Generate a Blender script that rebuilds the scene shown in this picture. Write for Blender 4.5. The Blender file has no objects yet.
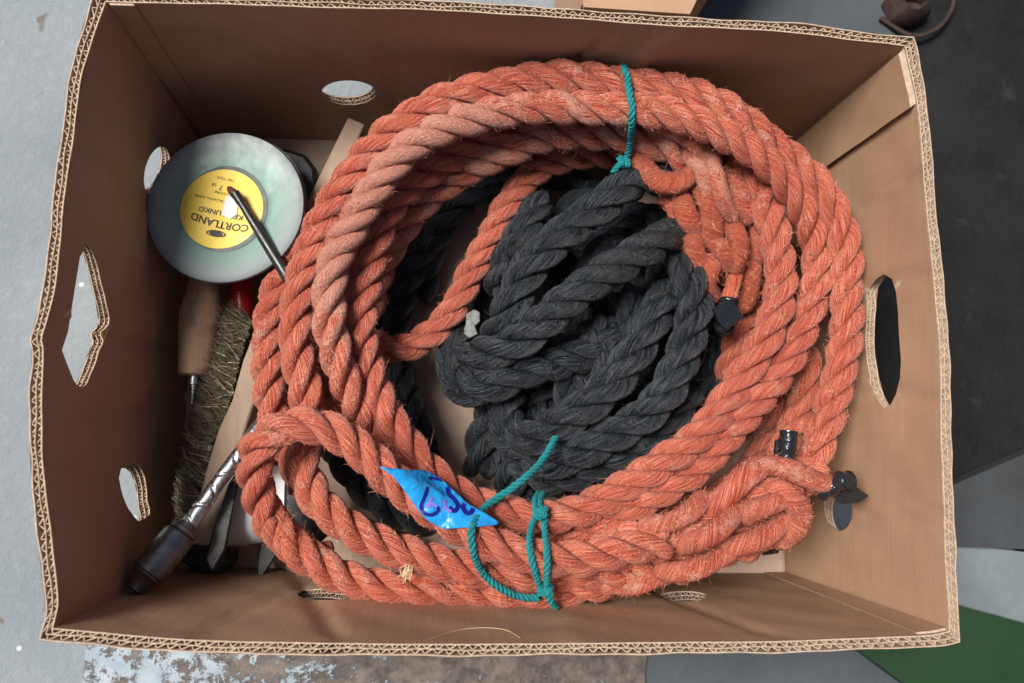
import bpy, bmesh, math, random
import numpy as np
from mathutils import Vector, Matrix
from mathutils.geometry import delaunay_2d_cdt

random.seed(7); rng = np.random.default_rng(7)
S = bpy.context.scene; COL = S.collection

# ------------------------------------------------------------------ camera, world, sun, exposure
CX, CY, CZ, RX, RY, RZ, FL = -0.0569, -0.0938, 0.7939, 0.1347, -0.0931, 0.0104, 849.6
def rot3():
    c, s = math.cos, math.sin
    X = np.array([[1,0,0],[0,c(RX),-s(RX)],[0,s(RX),c(RX)]])
    Y = np.array([[c(RY),0,s(RY)],[0,1,0],[-s(RY),0,c(RY)]])
    Z = np.array([[c(RZ),-s(RZ),0],[s(RZ),c(RZ),0],[0,0,1]])
    return Z @ Y @ X
CM = rot3(); CO = np.array([CX, CY, CZ])
cam = bpy.data.objects.new('camera', bpy.data.cameras.new('camera')); COL.objects.link(cam); S.camera = cam
M4 = Matrix([list(CM[i]) + [CO[i]] for i in range(3)] + [[0,0,0,1]])
cam.matrix_world = M4
cam.data.sensor_width = 36; cam.data.lens = 36 * FL / 1024
cam.data.clip_start = 0.02; cam.data.clip_end = 60
cam.data.dof.use_dof = True; cam.data.dof.focus_distance = 0.64; cam.data.dof.aperture_fstop = 6.5

SUN_EL, SUN_AZ = 62, -74           # azimuth from +Y towards +X
wd = bpy.data.worlds.new('World'); S.world = wd; wd.use_nodes = True
sky = wd.node_tree.nodes.new('ShaderNodeTexSky'); sky.sky_type = 'NISHITA'; sky.sun_disc = False
sky.sun_elevation = math.radians(SUN_EL); sky.sun_rotation = math.radians(SUN_AZ); sky.dust_density = 4.0
wd.node_tree.links.new(sky.outputs[0], wd.node_tree.nodes['Background'].inputs[0])
wd.node_tree.nodes['Background'].inputs[1].default_value = 0.05
sl = bpy.data.lights.new('sun', 'SUN'); sl.energy = 4.4; sl.angle = math.radians(24); sl.color = (1.0, 0.95, 0.88)
so = bpy.data.objects.new('sun', sl); COL.objects.link(so)
sd = Vector((math.sin(math.radians(SUN_AZ))*math.cos(math.radians(SUN_EL)), math.cos(math.radians(SUN_AZ))*math.cos(math.radians(SUN_EL)), math.sin(math.radians(SUN_EL))))
so.rotation_euler = sd.to_track_quat('Z', 'Y').to_euler(); so.location = sd*3
S.view_settings.view_transform = 'Standard'; S.view_settings.look = 'None'
S.view_settings.exposure = 0.34; S.view_settings.gamma = 1.0
S.render.engine = 'CYCLES'; S.cycles.max_bounces = 6; S.cycles.diffuse_bounces = 4

# ------------------------------------------------------------------ helpers
def P(px, py, z):
    """point of the place at height z that is seen at pixel px, py"""
    d = CM @ np.array([(px-512)/FL, -(py-341.5)/FL, -1.0])
    return CO + d*((z-CZ)/d[2])
def PP(l, z=None): return np.array([P(*(a if z is None else (a[0], a[1], z))) for a in l])
def proj(p):
    q = CM.T @ (np.asarray(p)-CO)
    return np.array([512+FL*q[0]/-q[2], 341.5-FL*q[1]/-q[2]])
def pxm(z): return (CZ-z)/FL           # metres per pixel at height z

class MB:
    def __init__(s): s.v = []; s.f = []; s.m = []; s.n = 0
    def add(s, v, f, mi=0):
        v = np.asarray(v, float).reshape(-1, 3); s.v.append(v)
        for q in f: s.f.append(tuple(int(i)+s.n for i in q)); s.m.append(mi)
        s.n += len(v); return s
    def grid(s, G, mi=0, cu=False, cv=False):
        a, b = G.shape[:2]; I = np.arange(a*b).reshape(a, b); f = []
        for i in range(a if cu else a-1):
            for j in range(b if cv else b-1):
                f.append((I[i,j], I[(i+1)%a,j], I[(i+1)%a,(j+1)%b], I[i,(j+1)%b]))
        return s.add(G.reshape(-1,3), f, mi)
    def box(s, c, ax, ay, az, mi=0):
        c = np.array(c, float); ax, ay, az = map(lambda t: np.array(t, float), (ax, ay, az))
        v = [c+i*ax+j*ay+k*az for k in (-1,1) for j in (-1,1) for i in (-1,1)]
        return s.add(v, [(0,2,3,1),(4,5,7,6),(0,1,5,4),(2,6,7,3),(0,4,6,2),(1,3,7,5)], mi)
    def prism(s, top, dz, mi=0):           # polygon extruded down by vector dz
        top = np.asarray(top, float); n = len(top); v = np.vstack([top, top+np.array(dz)])
        return s.add(v, [tuple(range(n)), tuple(range(2*n-1, n-1, -1))]+[(i, n+i, n+(i+1)%n, (i+1)%n) for i in range(n)], mi)
    def tube(s, pts, rad, n=16, mi=0, cap=True):
        pts = np.asarray(pts, float); rad = np.broadcast_to(np.asarray(rad, float), (len(pts),))
        T, N, B = frames(pts); a = np.linspace(0, 2*np.pi, n, endpoint=False)
        G = pts[:,None]+rad[:,None,None]*(np.cos(a)[None,:,None]*N[:,None]+np.sin(a)[None,:,None]*B[:,None])
        k = s.n; s.grid(G, mi, cv=True)
        if cap:
            s.f.append(tuple(k+i for i in range(n))); s.m.append(mi)
            e = s.n-n; s.f.append(tuple(e+i for i in range(n-1, -1, -1))); s.m.append(mi)
        return s
    def build(s, name, mats, parent=None, smooth=True, bevel=0, auto=None):
        me = bpy.data.meshes.new(name); me.from_pydata(np.vstack(s.v).tolist(), [], s.f)
        for m in (mats if isinstance(mats, (list, tuple)) else [mats]): me.materials.append(m)
        me.polygons.foreach_set('material_index', s.m)
        bm = bmesh.new(); bm.from_mesh(me); bmesh.ops.recalc_face_normals(bm, faces=bm.faces); bm.to_mesh(me); bm.free()
        if smooth:
            me.polygons.foreach_set('use_smooth', [True]*len(me.polygons))
            try: me.set_sharp_from_angle(angle=math.radians(auto or 40))
            except Exception: pass
        o = bpy.data.objects.new(name, me); COL.objects.link(o)
        if parent: o.parent = parent
        if bevel:
            b = o.modifiers.new('b', 'BEVEL'); b.width = bevel; b.segments = 2; b.limit_method = 'ANGLE'
        return o
def frames(p):
    T = np.gradient(p, axis=0); T /= np.linalg.norm(T, axis=1)[:,None]+1e-12
    n = np.cross(T[0], [0,0,1.0])
    if np.linalg.norm(n) < 1e-3: n = np.cross(T[0], [0,1.0,0])
    N = np.zeros_like(p); N[0] = n/np.linalg.norm(n)
    for i in range(1, len(p)):
        n = N[i-1]-T[i]*(N[i-1]@T[i]); N[i] = n/np.linalg.norm(n)
    return T, N, np.cross(T, N)
def spline(pts, step):
    """Catmull-Rom through pts (any dimension), resampled to an even step in its first three columns"""
    p = np.asarray(pts, float); p = np.vstack([2*p[0]-p[1], p, 2*p[-1]-p[-2]]); out = []
    for i in range(1, len(p)-2):
        for t in np.linspace(0, 1, 24, endpoint=False):
            a, b, c, d = p[i-1], p[i], p[i+1], p[i+2]
            out.append(.5*(2*b+(c-a)*t+(2*a-5*b+4*c-d)*t*t+(3*b-a-3*c+d)*t**3))
    out.append(p[-2]); out = np.array(out)
    s = np.r_[0, np.cumsum(np.linalg.norm(np.diff(out[:,:3], axis=0), axis=1))]
    n = max(4, int(s[-1]/step)); q = np.linspace(0, s[-1], n)
    return np.stack([np.interp(q, s, out[:,k]) for k in range(out.shape[1])], 1), q
def smooth(a, k):
    if k < 2: return a
    w = np.ones(k)/k; pad = np.pad(a, ((k//2, k-1-k//2),)+((0,0),)*(a.ndim-1), mode='edge')
    return np.stack([np.convolve(pad[:,i], w, 'valid') for i in range(a.shape[1])], 1)
def tag(o, label=None, cat=None, group=None, kind=None):
    for k, v in (('label', label), ('category', cat), ('group', group), ('kind', kind)):
        if v: o[k] = v
    return o
def thing(name, loc, label, cat, group=None):
    o = bpy.data.objects.new(name, None); COL.objects.link(o); o.location = tuple(loc); o.empty_display_size = .02
    MOVE.append(o); return tag(o, label, cat, group)
MOVE = []
def settle():                              # children are built in world coordinates: give them local ones
    bpy.context.view_layer.update()
    for o in MOVE:
        off = Matrix.Translation(-o.location)
        for c in o.children: c.matrix_parent_inverse = off

# ------------------------------------------------------------------ materials
class NT:
    def __init__(s, name):
        s.m = bpy.data.materials.new(name); s.m.use_nodes = True; s.t = s.m.node_tree
        s.b = s.t.nodes['Principled BSDF']
    def n(s, ty, **k):
        o = s.t.nodes.new('ShaderNode'+ty)
        for a, v in k.items():
            if a in ('Scale','Detail','Roughness','Distortion','Strength','Distance','W','Randomness','Factor','Lacunarity'): o.inputs[a].default_value = v
            else: setattr(o, a, v)
        return o
    def l(s, a, b): s.t.links.new(a, b)
    def noise(s, vec, scale, detail=4, rough=.55, dist=0):
        o = s.n('TexNoise', Scale=scale, Detail=detail, Roughness=rough, Distortion=dist)
        if vec is not None: s.l(vec, o.inputs['Vector'])
        return o.outputs['Fac']
    def ramp(s, fac, stops):
        o = s.n('ValToRGB'); e = o.color_ramp.elements
        while len(e) < len(stops): e.new(.5)
        for i, (p, c) in enumerate(stops):
            e[i].position = p; e[i].color = (*((c,)*3 if isinstance(c, (int, float)) else c), 1)
        s.l(fac, o.inputs[0]); return o.outputs[0]
    def mix(s, fac, a, b, mode='MIX'):
        o = s.n('Mix', data_type='RGBA', blend_type=mode)
        for i, v in ((0, fac), (6, a), (7, b)):
            if hasattr(v, 'links'): s.l(v, o.inputs[i])
            else: o.inputs[i].default_value = v if i == 0 else (*v, 1)
        return o.outputs[2]
    def math(s, op, a, b=0.0):
        o = s.n('Math', operation=op)
        for i, v in enumerate((a, b)):
            if hasattr(v, 'links'): s.l(v, o.inputs[i])
            else: o.inputs[i].default_value = v
        return o.outputs[0]
    def mapping(s, vec, scale=(1,1,1), rot=(0,0,0)):
        o = s.n('Mapping'); o.inputs['Scale'].default_value = scale; o.inputs['Rotation'].default_value = rot
        s.l(vec, o.inputs['Vector']); return o.outputs[0]
    def obj(s): return s.n('TexCoord').outputs['Object']
    def attr(s, name, which='Vector'): return s.n('Attribute', attribute_name=name).outputs[which]
    def bump(s, h, dist, strength=1.0, prev=None):
        o = s.n('Bump', Distance=dist, Strength=strength); s.l(h, o.inputs['Height'])
        if prev: s.l(prev, o.inputs['Normal'])
        return o.outputs[0]
    def set(s, base=None, rough=None, normal=None, **k):
        for key, v in (('Base Color', base), ('Roughness', rough), ('Normal', normal)):
            if v is None: continue
            if hasattr(v, 'links'): s.l(v, s.b.inputs[key])
            else: s.b.inputs[key].default_value = (*v, 1) if key == 'Base Color' else v
        for a, v in k.items(): s.b.inputs[a.replace('_', ' ')].default_value = v
        return s.m

def rope_mat(name, deep, mid, pale, faded, spec=.35, rough=.5, sheen=.2, bd=.0036):
    t = NT(name); y = t.attr('yarn'); ob = t.obj()
    f1 = t.noise(t.mapping(y, (1.5,1.5,1.3)), 1.0, 2, .5, .1)
    f2 = t.noise(t.mapping(y, (2.6,2.6,2.4)), 1.0, 2, .7)
    col = t.ramp(f1, [(.37, deep), (.50, mid), (.68, pale)])  # pale streaks paint highlights, deep ones shaded yarn gaps, into the colour
    col = t.mix(t.math('MULTIPLY', t.ramp(f2, [(.50, 0.0), (.66, 1.0)]), .60), col, pale)
    col = t.mix(t.math('MULTIPLY', t.ramp(f2, [(.34, 1.0), (.47, 0.0)]), .65), col, deep)
    blot = t.noise(ob, 55, 5, .7); fa = t.attr('fade', 'Fac')
    fm = t.math('MULTIPLY', t.ramp(t.math('ADD', blot, t.math('MULTIPLY', fa, .22)), [(.56, 0.0), (.68, 1.0)]), .62)
    col = t.mix(fm, col, faded)
    big = t.noise(ob, 7, 2); col = t.mix(t.math('MULTIPLY', t.ramp(big, [(.35, 1.0), (.65, 0.0)]), .35), col, deep)
    h = t.math('ADD', f1, t.math('MULTIPLY', f2, .5))
    n = t.bump(h, bd, 1.0); n = t.bump(t.math('MULTIPLY', fm, t.noise(ob, 420, 4, .7)), .0035, .8, n)
    return t.set(col, t.ramp(f2, [(.3, rough-.06), (.7, rough+.2)]), n, Specular_IOR_Level=spec, Sheen_Weight=sheen, Sheen_Roughness=.5)
M = {}
M['coral'] = rope_mat('coral_polypropylene_rope', (.40,.030,.012), (.76,.150,.072), (.97,.41,.26), (.88,.50,.37), spec=.9, rough=.33, sheen=.05)
M['orange'] = rope_mat('bright_coral_strands', (.40,.030,.009), (.78,.135,.052), (.96,.38,.20), (.82,.38,.25), spec=.9, rough=.32, sheen=.05)
M['black'] = rope_mat('charcoal_rope', (.0005,.0006,.0009), (.0028,.0044,.0068), (.115,.145,.185), (.05,.05,.054), spec=.6, rough=.28, sheen=0)  # pale tone puts bluish glints of light into the colour
M['twine'] = rope_mat('teal_twine', (.0,.13,.15), (.003,.33,.36), (.05,.52,.54), (.02,.36,.38), spec=.5, rough=.4, sheen=0, bd=.0007)
def plain(name, c, rough=.6, metal=0, spec=.5, var=.15, scale=60, bump=.0, bs=300, **k):
    t = NT(name); ob = t.obj()
    col = t.mix(t.ramp(t.noise(ob, scale, 5, .65), [(.3, 0.0), (.7, 1.0)]), tuple(x*(1-var) for x in c), tuple(min(1, x*(1+var)) for x in c))
    nrm = t.bump(t.noise(ob, bs, 3), .001, bump) if bump else None
    rr = t.ramp(t.noise(ob, scale*1.7, 3), [(.3, max(0, rough-.1)), (.7, min(1, rough+.1))])
    return t.set(col, rr, nrm, Metallic=metal, Specular_IOR_Level=spec, **k)
M['fuzz'] = plain('coral_loose_fibre', (.80,.30,.20), .6, var=.25, scale=200)
M['fuzz_black'] = plain('charcoal_loose_fibre', (.06,.063,.07), .5, var=.5, scale=200)
M['straw'] = plain('straw_fibre', (.72,.55,.36), .6, var=.2, scale=300)

def cardboard(name, base=(.360,.218,.134), pale=(.435,.280,.182), stain=(.20,.10,.048)):
    t = NT(name); uv = t.attr('wall_uv'); ob = t.obj()
    col = t.mix(t.ramp(t.noise(ob, 9, 5, .6), [(.35, 0.0), (.7, 1.0)]), base, pale)
    st = t.ramp(t.noise(ob, 16, 6, .7, .6), [(.60, 0.0), (.78, 1.0)])
    col = t.mix(t.math('MULTIPLY', st, .35), col, stain)
    fl = t.noise(t.mapping(uv, (140, 5, 1)), 1.0, 3, .6); col = t.mix(t.math('MULTIPLY', t.ramp(fl, [(.45, 0.0), (.7, 1.0)]), .10), col, stain)
    band = t.noise(t.mapping(uv, (3, 90, 1)), 1.0, 4, .7, .2); col = t.mix(t.math('MULTIPLY', t.ramp(band, [(.55, 0.0), (.75, 1.0)]), .08), col, stain)
    sc = t.ramp(t.noise(t.mapping(ob, (30,30,90), (.3,.5,.2)), 1.0, 6, .8, .8), [(.66, 0.0), (.70, 1.0)]); col = t.mix(t.math('MULTIPLY', sc, .12), col, (.52,.36,.24))
    fib = t.noise(ob, 420, 4, .7); col = t.mix(t.math('MULTIPLY', fib, .25), col, pale)
    h = t.math('ADD', t.math('MULTIPLY', fl, 1.0), t.math('MULTIPLY', band, .8))
    n = t.bump(h, .0009, .4); n = t.bump(t.noise(ob, 9, 3, .5, .2), .008, .35, n); n = t.bump(fib, .0005, .4, n)
    return t.set(col, t.ramp(fib, [(.3, .5), (.7, .75)]), n, Specular_IOR_Level=.28)
M['card'] = cardboard('kraft_cardboard')
M['card_edge'] = plain('cut_cardboard_edge', (.47,.35,.255), .85, var=.25, scale=220, bump=.4, bs=900)
M['card_pale'] = plain('pale_cardboard_floor', (.47,.34,.27), .75, var=.12, scale=30, bump=.25, bs=500)

# ------------------------------------------------------------------ the setting
def sheet(name, poly, z, mat, label, thick=None):
    m = MB(); p = PP(poly, z)
    if thick: m.prism(p, (0,0,-thick))
    else: m.add(p, [tuple(range(len(p)))])
    o = m.build(name, mat, smooth=False); return o
GZ = -.012
t = NT('grey_concrete'); ob = t.obj()
c1 = t.mix(t.ramp(t.noise(ob, 6, 6, .6), [(.3, 0.0), (.7, 1.0)]), (.205,.240,.265), (.285,.322,.348))
c1 = t.mix(t.math('MULTIPLY', t.ramp(t.noise(ob, 90, 5, .7), [(.55, 0.0), (.75, 1.0)]), .35), c1, (.42,.45,.47))
c1 = t.mix(t.ramp(t.noise(ob, 38, 2, .4), [(.74, 0.0), (.78, 1.0)]), c1, (.17,.16,.15))
vo = t.n('TexVoronoi', Scale=26.0); t.l(ob, vo.inputs['Vector'])
c1 = t.mix(t.ramp(vo.outputs['Distance'], [(.045, 1.0), (.075, 0.0)]), c1, (.60,.62,.63))
M['concrete'] = t.set(c1, .8, t.bump(t.noise(ob, 110, 8, .75), .004, .8), Specular_IOR_Level=.3)
m = MB(); m.add([(-20,-20,GZ),(20,-20,GZ),(20,20,GZ),(-20,20,GZ)], [(0,1,2,3)])
tag(m.build('ground', M['concrete'], smooth=False), kind='structure')

t = NT('dark_painted_ground'); ob = t.obj()
c1 = t.mix(t.ramp(t.noise(ob, 5, 5, .6), [(.35, 0.0), (.7, 1.0)]), (.004,.004,.0042), (.010,.0102,.011))
c1 = t.mix(t.math('MULTIPLY', t.ramp(t.noise(ob, 22, 5, .7, .5), [(.60, 0.0), (.72, 1.0)]), .5), c1, (.03,.032,.035))
M['dark'] = t.set(c1, t.ramp(t.noise(ob, 30, 4), [(.3, .5), (.7, .8)]), t.bump(t.noise(ob, 120, 5, .7), .002, .4), Specular_IOR_Level=.35)
tag(sheet('dark_floor', [(650,-500),(2600,-500),(2600,1100),(1250,720),(905,470),(760,330)], GZ+.004, M['dark'], None), kind='structure')

t = NT('worn_blue_grey_paint_and_shade'); ob = t.obj()
base = t.mix(t.ramp(t.noise(ob, 8, 5), [(.35, 0.0), (.7, 1.0)]), (.045,.055,.065), (.072,.086,.098))
sp = t.ramp(t.noise(ob, 60, 4, .7), [(.68, 0.0), (.74, 1.0)]); base = t.mix(sp, base, (.05,.05,.05))
M['greypaint_and_shade'] = t.set(base, .6, t.bump(t.noise(ob, 90, 5), .002, .3))
tag(sheet('painted_floor', [(560,560),(1400,560),(1500,900),(560,900)], GZ+.0065, M['greypaint_and_shade'], None), kind='structure')
tag(sheet('upper_floor_shade', [(575,-400),(1010,-400),(900,26),(905,60),(800,140),(575,140)], GZ+.008, M['greypaint_and_shade'], None), kind='structure')  # dark grey sheet stands for shade on the ground beyond the box

t = NT('rusted_steel_with_flaking_paint'); ob = t.obj()
rust = t.mix(t.ramp(t.noise(ob, 48, 8, .75, .4), [(.40, 0.0), (.62, 1.0)]), (.050,.042,.038), (.165,.130,.112))
fl = t.noise(ob, 55, 7, .8, .35)
grad = t.n('SeparateXYZ'); t.l(ob, grad.inputs[0])
amt = t.math('ADD', fl, t.math('MULTIPLY', grad.outputs[0], -.42))
blue = t.mix(t.ramp(t.noise(ob, 50, 4), [(.4, 0.0), (.7, 1.0)]), (.24,.30,.35), (.36,.42,.46))
msk = t.ramp(amt, [(.60, 0.0), (.62, 1.0)])
M['flaky'] = t.set(t.mix(msk, rust, blue), .65, t.bump(t.math('ADD', msk, t.noise(ob, 120, 5)), .0015, .6))
o = sheet('steel_plate', [(88,600),(655,600),(645,672),(650,900),(60,900),(84,668)], GZ+.010, M['flaky'], None, .008)
tag(o, 'rusty brown steel floor plate with flaking light blue paint below the box', 'steel plate')

M['board'] = plain('weathered_blue_grey_board', (.14,.165,.18), .75, var=.2, scale=16, bump=.4, bs=200)
M['board_dark'] = plain('weathered_dark_grey_board', (.036,.041,.046), .75, var=.3, scale=12, bump=.4, bs=200)
o = sheet('wooden_board', [(900,508),(1080,430),(1400,560),(1400,640),(1024,549),(900,545)], .02, M['board_dark'], None, .02)
tag(o, 'dark grey weathered board at the right, below the dark floor', 'board')
o = sheet('wooden_board', [(900,540),(953,543),(1024,552),(1400,640),(1400,760),(1024,624),(953,604),(880,590)], .012, M['board'], None, .018)
tag(o, 'pale blue grey board between the dark board and the green panel', 'board')
M['green'] = plain('green_painted_panel', (.006,.034,.008), .65, var=.2, scale=9, bump=.15, bs=150)
o = sheet('green_panel', [(840,636),(958,605),(1024,623),(1400,760),(1400,900),(960,720),(905,684)], .02, M['green'], None, .02)
tag(o, 'dark green painted panel sticking out below the bottom right box corner', 'panel')

M['rust'] = plain('rusty_iron', (.045,.026,.023), .8, metal=.3, var=.5, scale=60, bump=.8, bs=160)
th = thing('iron_fitting', P(905,15,GZ), 'rusty brown iron lump with a curved rod, on the floor above the box corner', 'iron fitting')
m = MB()
c = P(905, 12, .004); a = np.linspace(0, 2*np.pi, 18, endpoint=False)
for k, (r, z) in enumerate([(1.0,0),(1.02,.012),(.8,.024),(.45,.03),(.05,.031)]): pass
G = np.array([[c+np.array([np.cos(t_)*r*.022*(1+.25*np.sin(3*t_+1)), np.sin(t_)*r*.017*(1+.2*np.cos(2*t_)), z-.012]) for t_ in a] for r, z in [(1.0,0),(1.05,.012),(.8,.024),(.5,.03),(.42,.022),(.04,.02)]])
m.grid(G, cv=True); m.build('lug', M['rust'], th)
p, _ = spline(PP([(880,18,0),(912,36,.004),(938,28,.004),(952,8,.002),(956,-20,0)]), .004); MB().tube(p, .0025, 10).build('rod', M['rust'], th)
# neighbouring cardboard box, its rim just enters the frame at the top
th = thing('cardboard_box', P(640,-40,0), 'second brown cardboard box, only its near edge visible above the rope box', 'box')
m = MB(); c = PP([(584,-2),(708,-6),(722,14),(590,9)], .13)
q = PP([(560,-260),(850,-260),(712,-8),(582,4)], .12)
m.prism(q, (0,0,-.125)); m.build('body', M['card'], th, smooth=False)
m = MB(); q = PP([(572,-80),(735,-80),(690,14),(584,7)], .125); m.prism(q, (0,0,-.004)); m.build('flap', M['card'], th, smooth=False)

# ------------------------------------------------------------------ the cardboard box
D = .245; TH = .0078
box = thing('cardboard_box', P(480,350,0), 'open double-wall corrugated cardboard box holding the ropes and tools', 'box')
fTL, fTR, fBR, fBL = (P(200,137,0), P(776,158,0), P(785,573,0), P(178,567,0))
RIM = {'back': [(107,3),(150,4),(200,5),(340,9),(450,12),(560,19),(673,27),(786,33),(850,41),(904,47)],
 'left': [(107,3),(99,24),(83,77),(75,133),(67,187),(63,227),(61,247),(55,294),(47,325),(43,338),(45,348),(45,357),(43,394),(44,454),(47,488),(52,530),(55,555),(58,580),(60,602),(57,616),(54,627)],
 'front': [(54,627),(75,629),(110,632),(153,636),(230,640),(340,642),(460,643),(580,642),(684,641),(780,640),(860,637),(925,634),(948,630)],
 'right': [(904,47),(910,74),(916,103),(922,167),(927,227),(934,294),(939,360),(940,427),(941,465),(944,540),(944,560),(947,600),(948,630)]}
FLO = {'back': (fTL, fTR), 'left': (fTL, fBL), 'front': (fBL, fBR), 'right': (fTR, fBR)}
NRM = {'back': (0,1,0), 'left': (-1,0,0), 'front': (0,-1,0), 'right': (1,0,0)}
DENTS = {'back': [(.30,.05,.012,.0016),(.62,-.12,.006,.0022),(.70,-.10,.02,-.0018),(.12,.3,.01,.0012)], 'left': [(.2,.1,.02,.0014),(.53,.0,.010,.0025),(.72,-.1,.015,.0015)],
         'front': [(.30,-.12,.012,.0020),(.14,.10,.01,.0015),(.55,.1,.02,-.0012),(.80,-.1,.012,.0014)], 'right': [(.22,.08,.010,.0014),(.40,.0,.008,.0018),(.62,-.05,.012,.0016),(.8,.1,.01,.0012)]}
class Wall:
    def __init__(s, k):
        s.k = k; s.rim, q = spline(PP(RIM[k], D), .004); s.u = q/q[-1]; s.len = q[-1]; s.a, s.b = FLO[k]
        s.n = np.array(NRM[k], float); s.tan = (s.b-s.a)/np.linalg.norm(s.b-s.a); s.bulge = {'back':.008, 'left':-.001, 'front':.001, 'right':.002}[k]; s.dents = DENTS[k]; s.ph = {'back':1., 'left':2.3, 'front':4., 'right':.4}[k]
    def __call__(s, u, v, off=0.):
        u = np.asarray(u, float); v = np.asarray(v, float); off = np.asarray(off, float)
        uc = np.clip(u, 0, 1)
        top = np.stack([np.interp(uc, s.u, s.rim[:,i]) for i in range(3)], -1)
        bot = s.a+(s.b-s.a)*uc[...,None]
        vv = v[...,None]; blend = np.maximum(vv, 0)**.85
        p = top*(1-blend)+bot*blend
        p[...,2] = D*(1-v)
        vc = np.clip(v, 0, 1); e = np.clip(np.minimum(uc, 1-uc)*14, 0, 1)*np.clip(vc*9, 0, 1)
        bow = np.sin(np.pi*uc)*np.sin(np.pi*vc)*(s.bulge+.003*np.sin(6.6*uc+s.ph))
        for a, b, w, h in s.dents: bow = bow+e*1.8*h*np.exp(-((uc-a-b*vc)/w)**2)
        bow = bow+e*.0005*np.sin(31*uc+9*vc+s.ph)*np.sin(11*vc+7*uc)
        p = p+s.tan*((2*uc-1)*off)[...,None]
        return p+s.n*(off+bow)[...,None]
    def inv(s, px, py):
        u, v = .5, .4
        for _ in range(30):
            r = proj(s(u, v))-(px, py)
            J = np.stack([(proj(s(u+1e-3, v))-proj(s(u, v)))/1e-3, (proj(s(u, v+1e-3))-proj(s(u, v)))/1e-3], 1)
            d = np.linalg.solve(J, -r); u = np.clip(u+np.clip(d[0], -.2, .2), 0, 1); v = np.clip(v+np.clip(d[1], -.2, .2), 0, 1)
        return float(u), float(v)
def ell(cx, cy, rx, ry, a=0, n=26):
    a = math.radians(a); return [(cx+rx*math.cos(t)*math.cos(a)-ry*math.sin(t)*math.sin(a), cy+rx*math.cos(t)*math.sin(a)+ry*math.sin(t)*math.cos(a)) for t in np.linspace(0, 2*math.pi, n, endpoint=False)]
HOLES = {'left': [ell(157,171,12,25,14), [(87,243),(84,250),(80,257),(76,282),(72,307),(70,320),(68,332),(62,350),(66,361),(70,371),(74,381),(78,386),(83,387),(87,384),(92,373),(97,360),(104,341),(110,322),(107,303),(103,287),(99,270),(95,256),(91,248)],
                  [(130,462),(136,463),(141,467),(145,476),(147,486),(148,499),(150,508),(150,514),(144,519),(138,521),(133,515),(128,508),(124,499),(121,489),(119,478),(121,469),(126,465)]],
         'back': [ell(349,93,27.5,12.5,1)],
         'right': [[(884,274),(876,279),(869,289),(867,303),(866,318),(865,340),(866,356),(869,374),(874,392),(879,402),(884,409),(891,404),(896,394),(900,378),(901,360),(899,335),(898,312),(896,292),(892,279)], ell(838,508,14,23,-8)],
         'front': [ell(326,594,29,6,0), ell(683,596,24,5.5,0)]}
def pip(x, y, poly):
    ins = False; n = len(poly)
    for i in range(n):
        (x1, y1), (x2, y2) = poly[i], poly[(i+1)%n]
        if (y1 > y) != (y2 > y) and x < (x2-x1)*(y-y1)/(y2-y1)+x1: ins = not ins
    return ins
def strip(m, top, bot, nv, mi=1):          # thin sheet between two rows of points, nv = half thickness vectors
    G = np.stack([bot-nv, top-nv, top+nv, bot+nv], 1); m.grid(G, mi)
def zigzag(n_len, per, o0, o1, jit=.12):
    n = max(2, int(n_len/per)); s = []; o = []
    for i in range(n):
        j = (i+rng.uniform(-jit, jit)); s += [j, j+.14, j+.5, j+.64]; o += [o0, o0, o1, o1]
    s = np.array(s)/n; return s, np.array(o)
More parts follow.
